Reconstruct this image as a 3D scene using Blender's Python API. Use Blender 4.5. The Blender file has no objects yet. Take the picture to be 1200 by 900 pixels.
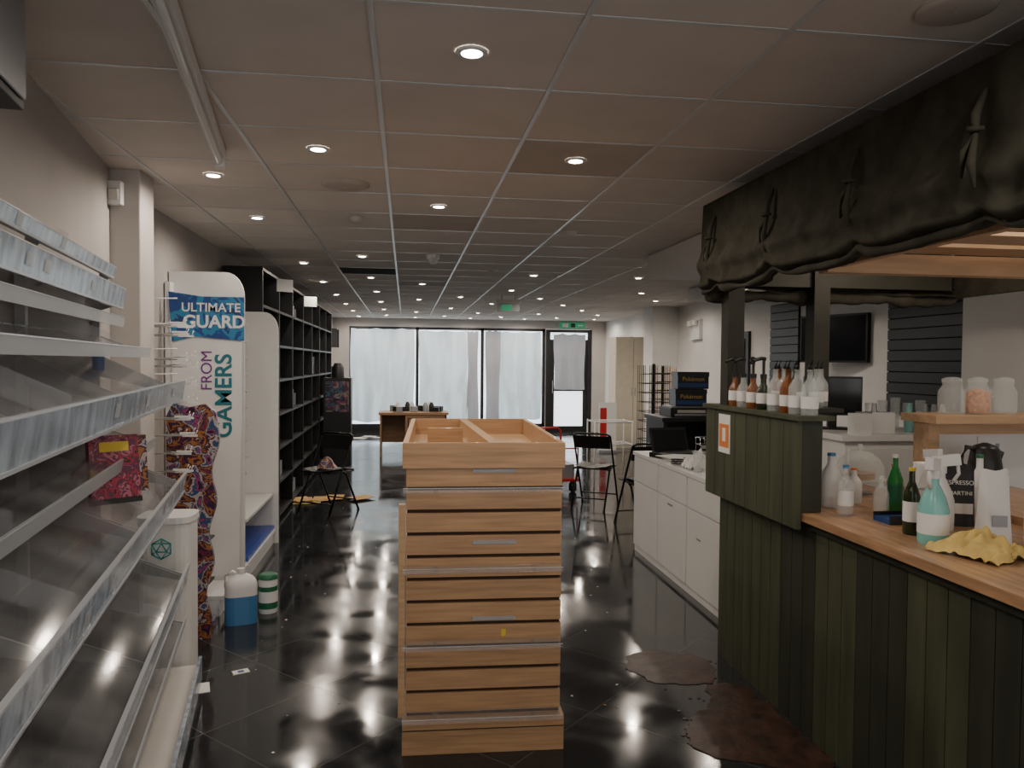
import bpy, math, random
from mathutils import Matrix, Vector, Euler, noise
random.seed(7)
R=math.radians
scene=bpy.context.scene
try:
    scene.view_settings.view_transform='AgX'
    scene.view_settings.exposure=0.45
except Exception: pass

# ---------------------------------------------------------------- materials
def mat(name,col,rough=0.5,metal=0.0,noise_amt=0.0,nscale=8.0,bump=0.0,alpha=1.0,trans=0.0,emit=None,estr=0.0,coat=0.0,stretch=None,ior=1.45,spec=None):
    m=bpy.data.materials.new(name); m.use_nodes=True
    nt=m.node_tree; b=nt.nodes['Principled BSDF']
    c=(*col,1)
    b.inputs['Base Color'].default_value=c
    b.inputs['Roughness'].default_value=rough
    b.inputs['Metallic'].default_value=metal
    b.inputs['Alpha'].default_value=alpha
    b.inputs['IOR'].default_value=ior
    b.inputs['Transmission Weight'].default_value=trans
    b.inputs['Coat Weight'].default_value=coat
    if spec is not None: b.inputs['Specular IOR Level'].default_value=spec
    if emit:
        b.inputs['Emission Color'].default_value=(*emit,1); b.inputs['Emission Strength'].default_value=estr
    if noise_amt>0 or bump>0:
        tc=nt.nodes.new('ShaderNodeTexCoord'); mp=nt.nodes.new('ShaderNodeMapping')
        if stretch: mp.inputs['Scale'].default_value=stretch
        nz=nt.nodes.new('ShaderNodeTexNoise'); nz.inputs['Scale'].default_value=nscale; nz.inputs['Detail'].default_value=5
        nt.links.new(tc.outputs['Object'],mp.inputs['Vector']); nt.links.new(mp.outputs['Vector'],nz.inputs['Vector'])
        if noise_amt>0:
            cr=nt.nodes.new('ShaderNodeValToRGB')
            lo=tuple(max(0,x*(1-noise_amt)) for x in col); hi=tuple(min(1,x*(1+noise_amt)) for x in col)
            cr.color_ramp.elements[0].position=0.3; cr.color_ramp.elements[1].position=0.7
            cr.color_ramp.elements[0].color=(*lo,1); cr.color_ramp.elements[1].color=(*hi,1)
            nt.links.new(nz.outputs['Fac'],cr.inputs['Fac']); nt.links.new(cr.outputs['Color'],b.inputs['Base Color'])
        if bump>0:
            bp=nt.nodes.new('ShaderNodeBump'); bp.inputs['Strength'].default_value=bump; bp.inputs['Distance'].default_value=0.01
            nt.links.new(nz.outputs['Fac'],bp.inputs['Height']); nt.links.new(bp.outputs['Normal'],b.inputs['Normal'])
    return m

def art(name,cols,scale=6.0,rough=0.35,seed=0.0,distort=2.0):
    m=bpy.data.materials.new(name); m.use_nodes=True
    nt=m.node_tree; b=nt.nodes['Principled BSDF']; b.inputs['Roughness'].default_value=rough
    tc=nt.nodes.new('ShaderNodeTexCoord'); mp=nt.nodes.new('ShaderNodeMapping'); mp.inputs['Location'].default_value=(seed,seed*1.7,seed*.6)
    nz=nt.nodes.new('ShaderNodeTexNoise'); nz.inputs['Scale'].default_value=scale; nz.inputs['Detail'].default_value=4; nz.inputs['Distortion'].default_value=distort
    cr=nt.nodes.new('ShaderNodeValToRGB'); cr.color_ramp.interpolation='CONSTANT'
    n=len(cols)
    while len(cr.color_ramp.elements)<n: cr.color_ramp.elements.new(0.5)
    for i,c in enumerate(cols):
        cr.color_ramp.elements[i].position=0.28+0.44*i/n if i else 0.0
        cr.color_ramp.elements[i].color=(*c,1)
    nt.links.new(tc.outputs['Object'],mp.inputs['Vector']); nt.links.new(mp.outputs['Vector'],nz.inputs['Vector'])
    nt.links.new(nz.outputs['Fac'],cr.inputs['Fac']); nt.links.new(cr.outputs['Color'],b.inputs['Base Color'])
    return m

M={}
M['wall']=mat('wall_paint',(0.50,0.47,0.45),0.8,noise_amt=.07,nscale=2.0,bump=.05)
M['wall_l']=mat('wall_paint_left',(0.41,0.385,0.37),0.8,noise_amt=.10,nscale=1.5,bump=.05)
M['whitewall']=mat('white_paint',(0.76,0.75,0.73),0.7,noise_amt=.04,nscale=3)
M['tile_a']=mat('ceiling_tile_a',(0.70,0.65,0.605),0.9,noise_amt=.05,nscale=3,bump=.15)
M['tile_b']=mat('ceiling_tile_b',(0.665,0.615,0.57),0.9,noise_amt=.06,nscale=3,bump=.15)
M['tile_c']=mat('ceiling_tile_c',(0.50,0.45,0.41),0.9,noise_amt=.08,nscale=3,bump=.15)
M['void']=mat('ceiling_void',(0.01,0.01,0.01),1)
M['tbar']=mat('t_bar',(0.62,0.63,0.65),0.28,spec=.8)
M['white']=mat('white_plastic',(0.72,0.72,0.72),0.35)
M['whiteboard']=mat('white_laminate',(0.70,0.70,0.69),0.4,noise_amt=.03,nscale=3)
M['offwhite']=mat('offwhite',(0.55,0.53,0.50),0.5,noise_amt=.06,nscale=5)
M['backpanel']=mat('gondola_back_panel',(0.17,0.16,0.155),0.6,noise_amt=.2,nscale=3)
M['bracket']=mat('shelf_bracket',(0.30,0.30,0.30),0.5)
M['grey']=mat('grey_metal',(0.30,0.31,0.33),0.4,metal=.3)
M['chrome']=mat('chrome_wire',(0.7,0.7,0.72),0.2,metal=1)
M['black']=mat('black_plastic',(0.012,0.012,0.013),0.4)
M['slatblack']=mat('black_slat',(0.022,0.026,0.032),0.4)
M['blackwood']=mat('black_shelving',(0.010,0.010,0.011),0.45,noise_amt=.2,nscale=6)
M['blackwire']=mat('black_metal',(0.01,0.01,0.01),0.35,metal=.4)
M['fabric']=mat('canopy_canvas',(0.047,0.045,0.035),0.95,noise_amt=.28,nscale=11,bump=.25,spec=.12)
M['green']=mat('green_board',(0.056,0.063,0.035),0.6,noise_amt=.25,nscale=5,stretch=(3,3,.4),bump=.15)
M['green2']=mat('dark_green_board',(0.028,0.031,0.021),0.6,noise_amt=.25,nscale=5,stretch=(3,3,.4),bump=.15)
M['post']=mat('dark_post',(0.022,0.022,0.014),0.6,noise_amt=.2,nscale=8)
M['wood']=mat('slat_wood',(0.44,0.262,0.135),0.45,noise_amt=.20,nscale=5,stretch=(.8,9,14),coat=.1)
M['wood2']=mat('slat_wood_light',(0.52,0.33,0.18),0.45,noise_amt=.12,nscale=5,stretch=(.8,9,14))
M['groove']=mat('slat_groove',(0.045,0.02,0.01),0.7)
M['butcher']=mat('bar_top_wood',(0.38,0.22,0.12),0.35,noise_amt=.34,nscale=4,stretch=(12,1.2,10),coat=.2)
M['pine']=mat('pine_wood',(0.52,0.34,0.20),0.5,noise_amt=.15,nscale=4,stretch=(1,8,8))
M['deskwood']=mat('desk_wood',(0.30,0.17,0.09),0.45,noise_amt=.2,nscale=5,stretch=(1,8,8))
M['clear']=mat('clear_acrylic',(0.16,0.165,0.175),0.09,alpha=.34,noise_amt=.6,nscale=3,stretch=(1,2,1))
M['edge']=mat('acrylic_lit_edge',(0.50,0.53,0.57),0.2,alpha=.75)  # pale colour stands in for light caught along the acrylic edges
M['clear2']=mat('clear_acrylic_thin',(0.5,0.52,0.56),0.1,alpha=.12)
M['rail']=mat('ticket_rail',(0.36,0.43,0.52),0.15,alpha=.72,noise_amt=.45,nscale=7,stretch=(1,3,1))
M['label']=mat('faded_label',(0.50,0.53,0.56),0.4,alpha=.5)
M['glass']=mat('clear_glass',(0.8,0.85,0.85),0.05,alpha=.28)
M['red']=mat('red_paint',(0.45,0.02,0.02),0.4)
M['blue']=mat('blue_liquid',(0.06,0.20,0.42),0.25)
M['bluebase']=mat('blue_deck',(0.05,0.09,0.38),0.3)
M['teal']=mat('teal_print',(0.02,0.30,0.30),0.5)
M['tealdark']=mat('dark_teal_print',(0.02,0.16,0.20),0.5)
M['navy']=mat('navy_print',(0.015,0.06,0.22),0.4)
M['cyan']=mat('cyan_print',(0.05,0.45,0.60),0.4)
M['purple']=mat('purple_print',(0.16,0.03,0.22),0.4)
M['yellow']=mat('yellow_cloth',(0.62,0.46,0.16),0.9,noise_amt=.2,nscale=10,bump=.2)
M['yellowp']=mat('yellow_print',(0.7,0.5,0.05),0.5)
M['greenlabel']=mat('green_label',(0.02,0.14,0.07),0.4)
M['greenglass']=mat('green_glass',(0.02,0.22,0.05),0.08,alpha=.85)
M['brownglass']=mat('dark_glass',(0.02,0.03,0.01),0.08,alpha=.95)
M['aqua']=mat('aqua_liquid',(0.25,0.62,0.58),0.15,alpha=.8)
M['paper']=mat('paper',(0.75,0.75,0.74),0.8)
M['orange']=mat('orange_print',(0.70,0.22,0.05),0.5)
M['snack']=mat('snack_mix',(0.55,0.20,0.06),0.7,noise_amt=.5,nscale=60)
M['beige']=mat('beige_door',(0.62,0.56,0.46),0.5,noise_amt=.05)
M['screen']=mat('screen_glass',(0.012,0.013,0.016),0.12)
M['card']=mat('cardboard',(0.50,0.30,0.10),0.8,noise_amt=.1)
M['amber']=mat('amber_syrup',(0.20,0.07,0.02),0.12,alpha=.85)
M['lamp']=mat('downlight_glow',(1,1,1),0.5,emit=(1,.90,.78),estr=28)
M['exit']=mat('exit_sign_green',(0.02,0.25,0.12),0.5,emit=(.1,.8,.4),estr=.12)
M['outside']=mat('outside_daylight',(1,1,1),0.8,emit=(.82,.92,1),estr=1.5)
M['art1']=art('anime_print',[(.02,.01,.02),(.16,.02,.06),(.03,.015,.05),(.34,.13,.04),(.06,.02,.03),(.40,.34,.34),(.03,.07,.16),(.30,.04,.14),(.02,.01,.02)],11,seed=3,distort=.7)
M['art2']=art('book_print',[(.04,.01,.02),(.35,.02,.05),(.10,.02,.06),(.45,.12,.16),(.06,.03,.1)],22,seed=9)
M['art3']=art('blue_splash',[(.015,.045,.18),(.015,.06,.24),(.03,.20,.38),(.015,.04,.16)],4,seed=4)
M['art4']=art('poster_print',[(.02,.02,.03),(.04,.10,.16),(.02,.02,.03),(.14,.03,.09),(.18,.17,.12),(.03,.03,.03)],6,seed=6)
M['goods']=art('assorted_goods',[(.01,.01,.012),(.05,.05,.06),(.4,.4,.42),(.02,.02,.02),(.10,.10,.12)],9,seed=2)

def curtain_mat(name,col,em,st):  # uneven emission stands in for daylight through cloth and shading of its folds
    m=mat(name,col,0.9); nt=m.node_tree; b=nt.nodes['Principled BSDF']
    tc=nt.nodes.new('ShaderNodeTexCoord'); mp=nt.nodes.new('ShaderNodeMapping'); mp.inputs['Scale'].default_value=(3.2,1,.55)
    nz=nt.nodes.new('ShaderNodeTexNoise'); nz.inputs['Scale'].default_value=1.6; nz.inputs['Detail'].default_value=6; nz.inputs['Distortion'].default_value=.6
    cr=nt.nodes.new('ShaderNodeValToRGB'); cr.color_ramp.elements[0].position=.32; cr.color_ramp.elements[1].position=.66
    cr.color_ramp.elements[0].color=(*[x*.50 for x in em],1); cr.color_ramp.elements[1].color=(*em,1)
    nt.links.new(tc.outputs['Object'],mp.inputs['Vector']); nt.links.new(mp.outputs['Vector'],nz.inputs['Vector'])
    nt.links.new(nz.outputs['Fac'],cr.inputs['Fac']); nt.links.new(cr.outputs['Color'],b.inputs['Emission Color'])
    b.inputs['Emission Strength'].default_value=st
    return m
M['curtain']=curtain_mat('self_lit_sheet',(.5,.55,.58),(.53,.70,.80),0.66)
M['curtain2']=curtain_mat('grey_self_lit_sheet',(.3,.3,.32),(.24,.29,.34),0.36)

# floor: polished black granite laid diagonally
fm=bpy.data.materials.new('black_granite_tiles'); fm.use_nodes=True
nt=fm.node_tree; b=nt.nodes['Principled BSDF']; b.inputs['Specular IOR Level'].default_value=.38
tc=nt.nodes.new('ShaderNodeTexCoord'); mp=nt.nodes.new('ShaderNodeMapping'); mp.inputs['Rotation'].default_value=(0,0,R(45))
br=nt.nodes.new('ShaderNodeTexBrick'); br.offset=0; br.inputs['Scale'].default_value=1.0
br.inputs['Brick Width'].default_value=.6; br.inputs['Row Height'].default_value=.6; br.inputs['Mortar Size'].default_value=.0035
br.inputs['Color1'].default_value=(.009,.010,.012,1); br.inputs['Color2'].default_value=(.017,.018,.021,1); br.inputs['Mortar'].default_value=(.055,.055,.060,1)
nt.links.new(tc.outputs['Object'],mp.inputs['Vector']); nt.links.new(mp.outputs['Vector'],br.inputs['Vector'])
nz=nt.nodes.new('ShaderNodeTexNoise'); nz.inputs['Scale'].default_value=90; nz.inputs['Detail'].default_value=3
nt.links.new(tc.outputs['Object'],nz.inputs['Vector'])
mx=nt.nodes.new('ShaderNodeMix'); mx.data_type='RGBA'; mx.blend_type='ADD'; mx.inputs[0].default_value=.016
nt.links.new(br.outputs['Color'],mx.inputs[6]); nt.links.new(nz.outputs['Fac'],mx.inputs[7]); nt.links.new(mx.outputs[2],b.inputs['Base Color'])
nz2=nt.nodes.new('ShaderNodeTexNoise'); nz2.inputs['Scale'].default_value=2.6; nz2.inputs['Detail'].default_value=8; nz2.inputs['Distortion'].default_value=.8
nt.links.new(tc.outputs['Object'],nz2.inputs['Vector'])
mr=nt.nodes.new('ShaderNodeMapRange'); mr.inputs[1].default_value=.35; mr.inputs[2].default_value=.68; mr.inputs[3].default_value=.05; mr.inputs[4].default_value=.19
nt.links.new(nz2.outputs['Fac'],mr.inputs[0]); nt.links.new(mr.outputs[0],b.inputs['Roughness'])
M['floor']=fm
M['spill']=mat('dried_brown_spill',(0.046,0.021,0.014),0.42,noise_amt=.6,nscale=11,bump=.7)

# ---------------------------------------------------------------- mesh builder
class B:
    def __init__(s,name):
        s.name=name; s.v=[]; s.f=[]; s.mi=[]; s.sm=[]; s.mats=[]; s.M=Matrix.Identity(4)
    def add(s,vs,fs,m,smooth=False):
        o=len(s.v)
        for p in vs: s.v.append(tuple(s.M@Vector(p)))
        if m not in s.mats: s.mats.append(m)
        k=s.mats.index(m)
        for f in fs: s.f.append([i+o for i in f]); s.mi.append(k); s.sm.append(smooth)
        return s
    def bb(s,x0,x1,y0,y1,z0,z1,m):
        if x0>x1:x0,x1=x1,x0
        if y0>y1:y0,y1=y1,y0
        if z0>z1:z0,z1=z1,z0
        vs=[(x0,y0,z0),(x1,y0,z0),(x1,y1,z0),(x0,y1,z0),(x0,y0,z1),(x1,y0,z1),(x1,y1,z1),(x0,y1,z1)]
        return s.add(vs,[(0,3,2,1),(4,5,6,7),(0,1,5,4),(1,2,6,5),(2,3,7,6),(3,0,4,7)],m)
    def rb(s,c,size,rot,m):
        MM=Matrix.Translation(c)@Euler(rot).to_matrix().to_4x4(); old=s.M; s.M=old@MM
        a,b_,c_=[q/2 for q in size]; s.bb(-a,a,-b_,b_,-c_,c_,m); s.M=old; return s
    def lathe(s,c,prof,m,seg=20,cap=True):
        vs=[];fs=[];n=len(prof)
        for r,z in prof:
            for k in range(seg):
                a=2*math.pi*k/seg; vs.append((c[0]+r*math.cos(a),c[1]+r*math.sin(a),c[2]+z))
        for i in range(n-1):
            for k in range(seg):
                k2=(k+1)%seg; fs.append((i*seg+k,i*seg+k2,(i+1)*seg+k2,(i+1)*seg+k))
        s.add(vs,fs,m,True)
        if cap:
            s.add(vs[:seg],[tuple(range(seg))[::-1]],m); s.add(vs[-seg:],[tuple(range(seg))],m)
        return s
    def cyl(s,c,r,h,m,r2=None,seg=16):
        return s.lathe(c,[(r,0),(r if r2 is None else r2,h)],m,seg)
    def tube(s,pts,r,m,seg=6,closed=False):
        pts=[Vector(p) for p in pts]; n=len(pts); vs=[];fs=[]
        for i,p in enumerate(pts):
            if closed: t=pts[(i+1)%n]-pts[i-1]
            else: t=pts[min(i+1,n-1)]-pts[max(i-1,0)]
            t.normalize(); up=Vector((0,0,1)) if abs(t.z)<.9 else Vector((1,0,0))
            a=t.cross(up).normalized(); b_=t.cross(a)
            rr=r[i] if isinstance(r,(list,tuple)) else r
            for k in range(seg):
                an=2*math.pi*k/seg; vs.append(tuple(p+a*rr*math.cos(an)+b_*rr*math.sin(an)))
        for i in range(n if closed else n-1):
            j=(i+1)%n
            for k in range(seg):
                k2=(k+1)%seg; fs.append((i*seg+k,i*seg+k2,j*seg+k2,j*seg+k))
        if not closed:
            fs.append(tuple(range(seg))[::-1]); fs.append(tuple((n-1)*seg+k for k in range(seg)))
        return s.add(vs,fs,m,True)
    def grid(s,fn,nu,nv,m,smooth=True):
        vs=[fn(i/nu,j/nv) for j in range(nv+1) for i in range(nu+1)]
        fs=[(j*(nu+1)+i,j*(nu+1)+i+1,(j+1)*(nu+1)+i+1,(j+1)*(nu+1)+i) for j in range(nv) for i in range(nu)]
        return s.add(vs,fs,m,smooth)
    def prism(s,pts,a,b_,m,axis='y'):
        n=len(pts)
        def mk(p,t):
            if axis=='y': return (p[0],t,p[1])
            if axis=='x': return (t,p[0],p[1])
            return (p[0],p[1],t)
        vs=[mk(p,a) for p in pts]+[mk(p,b_) for p in pts]
        fs=[tuple(range(n)),tuple(range(2*n-1,n-1,-1))]+[(i,(i+1)%n,n+(i+1)%n,n+i) for i in range(n)]
        return s.add(vs,fs,m)
    def done(s,loc=(0,0,0),rot=0,bevel=0,solid=0):
        me=bpy.data.meshes.new(s.name); me.from_pydata(s.v,[],s.f)
        for k in s.mats: me.materials.append(M[k])
        for i,p in enumerate(me.polygons): p.material_index=s.mi[i]; p.use_smooth=s.sm[i]
        me.validate(); me.update()
        o=bpy.data.objects.new(s.name,me); scene.collection.objects.link(o)
        o.location=loc; o.rotation_euler=(0,0,rot) if not isinstance(rot,tuple) else rot
        if bevel:
            md=o.modifiers.new('bevel','BEVEL'); md.width=bevel; md.segments=2; md.limit_method='ANGLE'
        if solid:
            md=o.modifiers.new('solid','SOLIDIFY'); md.thickness=solid
        return o

def text(parent,name,body,size,loc,rot,m,ext=.0015,align='CENTER',sx=1.0,bold=0.0):
    cu=bpy.data.curves.new(name,'FONT'); cu.body=body; cu.size=size; cu.extrude=ext; cu.align_x=align; cu.align_y='CENTER'; cu.offset=bold
    cu.materials.append(M[m]); o=bpy.data.objects.new(name,cu); scene.collection.objects.link(o)
    o.parent=parent; o.location=loc; o.rotation_euler=rot; o.scale=(sx,1,1); return o

CZ=2.57
# ---------------------------------------------------------------- room shell
B('floor').bb(-2.2,5.2,-2.5,17.9,-.1,0,'floor').done()
c=B('ceiling')
NX0,NX1=-4,9; NY0,NY1=-8,26
for i in range(NX0,NX1):
    for j in range(NY0,NY1):
        x0=-.1+.6*i; y0=2.12+.6*j
        m=random.choice(['tile_a','tile_a','tile_a','tile_b','tile_b'])
        cx,cy=x0+.3,y0+.3
        if abs(cx-.8)<.1 and abs(cy-3.62)<.1: m='tile_c'
        if abs(cx+.4)<.1 and abs(cy-8.42)<.1: m='void'
        if abs(cx-.2)<.1 and abs(cy-5.42)<.1: m='tile_c'
        if abs(cx-.2)<.1 and abs(cy-9.62)<.1: m='tile_c'
        c.bb(x0+.001,x0+.599,y0+.001,y0+.599,CZ,CZ+.03,m)
c.bb(-2.6,5.4,-2.8,17.9,CZ+.03,CZ+.08,'void')
c.done()
t=B('trim_1')
for i in range(NX0,NX1+1): t.bb(-.1+.6*i-.009,-.1+.6*i+.009,-2.6,17.38,CZ-.005,CZ-.0005,'tbar')
for j in range(NY0,NY1+1): t.bb(-2.3,5.0,2.12+.6*j-.007,2.12+.6*j+.007,CZ-.003,CZ-.0006,'tbar')
t.done()
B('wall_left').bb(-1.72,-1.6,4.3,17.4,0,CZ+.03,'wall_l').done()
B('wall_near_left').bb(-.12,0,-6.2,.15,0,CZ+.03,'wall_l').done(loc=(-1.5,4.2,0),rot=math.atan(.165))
B('wall_right').bb(4.6,4.72,-2.5,17.4,0,CZ+.03,'whitewall').done()
w=B('wall_far')
w.bb(-1.72,-1.24,17.4,17.6,0,CZ+.03,'wall'); w.bb(4.28,4.72,17.4,17.6,0,CZ+.03,'wall')
w.bb(-1.24,4.28,17.4,17.6,2.38,CZ+.03,'wall'); w.bb(-1.24,3.18,17.4,17.6,0,.12,'black')
w.done()
B('wall_pillar').bb(-1.62,-1.35,4.18,4.40,0,CZ,'wall').done(bevel=.006)
s=B('wall_soffit')
s.bb(2.15,4.6,4.4,6.7,2.36,CZ-.007,'whitewall'); s.bb(3.6,4.6,6.7,9.5,2.40,CZ-.007,'whitewall'); s.done()
B('wall_right_pillar').bb(4.15,4.6,12.6,13.1,0,CZ,'whitewall').done(bevel=.006)

# windows
wd=B('window_1')
for x in (-1.22,.26,1.73,3.15): wd.bb(x-.035,x+.035,17.42,17.5,.12,2.38,'black')
wd.bb(-1.24,3.18,17.42,17.5,2.32,2.38,'black'); wd.bb(-1.24,3.18,17.42,17.5,.12,.2,'black')
wd.bb(-1.22,3.15,17.47,17.48,.2,2.32,'outside')
wd.done()
def curtain(name,x0,x1,z0,z1,m,y=17.38,amp=.02,ph=0,sag=.03):
    k=B(name)
    def fn(u,v):
        x=x0+(x1-x0)*u+.03*math.sin(v*5+ph)*(u-.5); zt=z1-sag*abs(math.sin(u*math.pi*2.5+ph)); zb=z0+.06*noise.noise(Vector((x*3,ph,0)))
        z=zt+(zb-zt)*v
        return (x,y-amp*(math.sin(x*9+ph+v*1.5)+.5*math.sin(x*23+ph))*(.3+v)+.012*noise.noise(Vector((x*3,z*3,ph))),z)
    k.grid(fn,60,14,m); return k.done()
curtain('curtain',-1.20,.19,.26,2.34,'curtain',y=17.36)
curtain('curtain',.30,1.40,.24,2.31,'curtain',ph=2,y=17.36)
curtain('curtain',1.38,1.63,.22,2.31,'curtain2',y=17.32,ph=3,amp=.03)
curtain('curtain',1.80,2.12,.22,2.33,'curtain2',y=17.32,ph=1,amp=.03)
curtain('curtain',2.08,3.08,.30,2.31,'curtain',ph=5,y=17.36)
d=B('door_1')
d.bb(3.20,3.30,17.41,17.5,0,2.37,'black'); d.bb(4.18,4.27,17.41,17.5,0,2.37,'black'); d.bb(3.3,4.18,17.41,17.5,2.06,2.14,'black'); d.bb(3.3,4.18,17.41,17.5,2.30,2.37,'black')
d.bb(3.3,3.4,17.43,17.48,0,2.06,'black'); d.bb(4.08,4.18,17.43,17.48,0,2.06,'black'); d.bb(3.4,4.08,17.43,17.48,0,.14,'black'); d.bb(3.4,4.08,17.43,17.48,.95,1.03,'black')
d.bb(3.3,4.18,17.46,17.47,.1,2.3,'outside'); d.bb(3.34,3.36,17.36,17.40,.9,1.2,'chrome')
d.done()
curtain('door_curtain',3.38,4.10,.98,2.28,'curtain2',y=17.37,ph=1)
e=B('exit_sign'); e.bb(3.5,4.1,17.33,17.39,2.40,2.53,'exit')
e.bb(3.56,3.7,17.325,17.33,2.42,2.51,'white'); e.bb(3.76,3.86,17.325,17.33,2.42,2.51,'black'); e.bb(3.92,4.05,17.325,17.33,2.45,2.48,'white'); e.done()

# ---------------------------------------------------------------- ceiling things
lights=[(.2,2.42),(-.4,3.62),(-1,4.22),(.8,3.62),(.2,4.82),(-1,5.42),(-.4,7.22),(-1,7.82),(1.4,8.42),(.2,9.62),(-.4,9.02),(-1,9.62),
        (2.6,8.42),(1.4,10.22),(.8,11.42),(-1,11.42),(-.4,10.82),(2.0,11.42),(3.2,10.22),(3.8,11.42),(2.6,12.62),(1.4,12.62),(.2,12.02),(-1,13.22),(-.4,12.62),(.8,13.82),(2.0,13.82),(3.2,13.82),
        (-.4,14.42),(-1,15.02),(1.4,15.02),(.2,15.02),(2.6,15.02),(3.8,15.02),(.8,16.22),(-.4,16.22),(2.0,16.22),(3.2,16.22),(-1,16.82),(.2,16.82),(1.4,16.82),(2.6,16.82),(4.1,16.52),
        (.8,.02),(-.4,1.22),(.2,-1.18),(1.4,1.22),(3.2,7.58),(3.8,3.02)]
for (x,y) in lights:
    k=B('ceiling_downlight')
    k.lathe((0,0,-.011),[(.028,.004),(.045,0),(.050,.004),(.050,.010)],'white',20,cap=False)
    k.lathe((0,0,-.009),[(.001,0),(.033,0)],'lamp',20,cap=False)
    o=k.done(loc=(x,y,CZ))
    ld=bpy.data.lights.new('downlight_lamp','SPOT'); ld.energy=16; ld.color=(1,.87,.73); ld.spot_size=R(174); ld.spot_blend=.5; ld.shadow_soft_size=.03
    lo=bpy.data.objects.new('downlight_lamp',ld); scene.collection.objects.link(lo); lo.parent=o; lo.location=(0,0,-.03)
k=B('fluorescent_batten'); k.bb(-.025,.025,-2.9,0,-.05,0,'white'); k.tube([(0,-2.85,-.065),(0,-.05,-.065)],.013,'white',8); k.bb(-.02,.02,-.06,0,-.085,-.05,'white'); k.done(loc=(-.85,3.72,CZ-.007),rot=math.atan(.14))
k=B('ceiling_speaker'); k.lathe((0,0,-.014),[(.005,.0),(.085,0),(.10,.006),(.10,.014)],'tile_c',28,cap=False); k.done(loc=(1.47,1.92,CZ))
k=B('ceiling_vent'); k.lathe((0,0,-.02),[(.01,0),(.10,0),(.13,.01),(.13,.02)],'tile_c',28,cap=False); k.done(loc=(-.33,4.32,CZ))
for x,y in ((-.33,5.3),(1.2,5.6),(.9,8.0)):
    k=B('smoke_detector'); k.lathe((0,0,-.035),[(.02,0),(.04,.008),(.05,.025),(.05,.035)],'offwhite',20); k.done(loc=(x,y,CZ))
k=B('dome_camera'); k.lathe((0,0,-.09),[(.01,0),(.03,.01),(.045,.04),(.06,.05),(.06,.09)],'white',20); k.done(loc=(.24,7.0,CZ))
k=B('hanging_exit_sign'); k.bb(-.16,.16,-.015,.015,-.24,-.12,'grey'); k.bb(-.10,.06,-.02,-.015,-.22,-.14,'exit'); k.bb(-.17,.17,-.03,.03,-.12,-.07,'offwhite'); k.bb(-.1,-.09,-.005,.005,-.07,0,'grey'); k.bb(.09,.1,-.005,.005,-.07,0,'grey'); k.done(loc=(1.45,10.9,CZ-.006),rot=R(-20))
k=B('wall_speaker'); k.bb(-.16,.02,-.42,0,-.34,0,'black'); k.bb(.02,.03,-.40,-.02,-.32,-.02,'grey'); k.bb(-.24,-.16,-.25,-.15,-.22,-.12,'blackwire'); k.done(loc=(-.955,2.06,2.55),rot=math.atan(.165),bevel=.006)
k=B('motion_sensor'); k.bb(-.035,.035,-.05,0,-.06,.06,'white'); k.rb((0,-.052,-.01),(.05,.02,.06),(R(20),0,0),'offwhite'); k.done(loc=(-1.46,4.178,2.44),bevel=.006)
k=B('emergency_light'); k.bb(-.06,0,-.2,.2,-.16,.16,'white'); k.cyl((-.09,-.1,.06),.06,.08,'offwhite'); k.cyl((-.09,.1,.06),.06,.08,'offwhite'); k.done(loc=(4.6,11.7,2.15))

# ---------------------------------------------------------------- near-left acrylic gondola
g=B('retail_gondola_shelving'); L=3.4
g.bb(.005,.02,-L,0,.02,1.98,'backpanel')
for yy in (0,-1.1,-2.2,-3.3):
    g.bb(.02,.05,yy-.03,yy,.0,1.98,'bracket')
g.bb(.02,.47,-L,0,.09,.13,'offwhite'); g.bb(.44,.462,-L,0,0,.09,'grey'); g.bb(.465,.48,-L,.005,.06,.17,'rail'); g.bb(.02,.46,-.02,0,0,.09,'offwhite')
def tier(z,dp,rise=.13,rail=.05,rails=True,drop=.04):
    th=.006
    g.prism([(.05,z+rise),(dp,z),(dp,z+th),(.05,z+rise+th)],-L,-.01,'clear','y')
    g.prism([(.05,z+rise),(dp,z),(dp,z+th),(.05,z+rise+th)],-.0095,-.004,'edge','y')
    if rails:
        g.prism([(dp,z-drop),(dp+.012,z-drop),(dp+.026,z+rail),(dp+.014,z+rail)],-L,0,'rail','y')
        g.prism([(dp+.013,z-drop),(dp+.017,z-drop),(dp+.018,z-drop+.008),(dp+.014,z-drop+.008)],-L,0,'edge','y')
        g.prism([(dp+.013,z+rail),(dp+.027,z+rail),(dp+.027,z+rail+.005),(dp+.013,z+rail+.005)],-L,0,'edge','y')
        for yy in [ -.02-1.1*i for i in range(4)]:
            g.prism([(.05,z+rise-.09),(.05,z+rise),(dp,z+.0),(dp,z-.02)],yy-.006,yy,'bracket','y')
        y=-.1
        while y>-L:
            if random.random()<.35: g.prism([(dp+.019,z-.008),(dp+.020,z-.008),(dp+.027,z+.030),(dp+.026,z+.030)],y-.06,y,'label','y')
            y-=.16+.2*random.random()
    else:
        g.prism([(dp,z-.012),(dp+.006,z-.012),(dp+.012,z+.03),(dp+.006,z+.03)],-L,-.005,'label','y')
        g.prism([(dp+.005,z+.03),(dp+.013,z+.03),(dp+.013,z+.034),(dp+.005,z+.034)],-L,-.005,'edge','y')
    for yy in [ -.75-1.3*i for i in range(2)]:
        g.prism([(.05,z+rise),(dp,z+.006),(dp,z+.07),(.05,z+rise+.07)],yy-.003,yy+.003,'clear2','y')
tier(1.87,.13,.04)
tier(1.99,.09,.02,.03,drop=.02)
tier(1.45,.385,.16); tier(1.62,.25,.08,rails=False); tier(1.76,.14,.04,rails=False)
tier(1.01,.39,.16); tier(1.20,.27,.08,rails=False); tier(1.33,.15,.04,rails=False)
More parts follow.
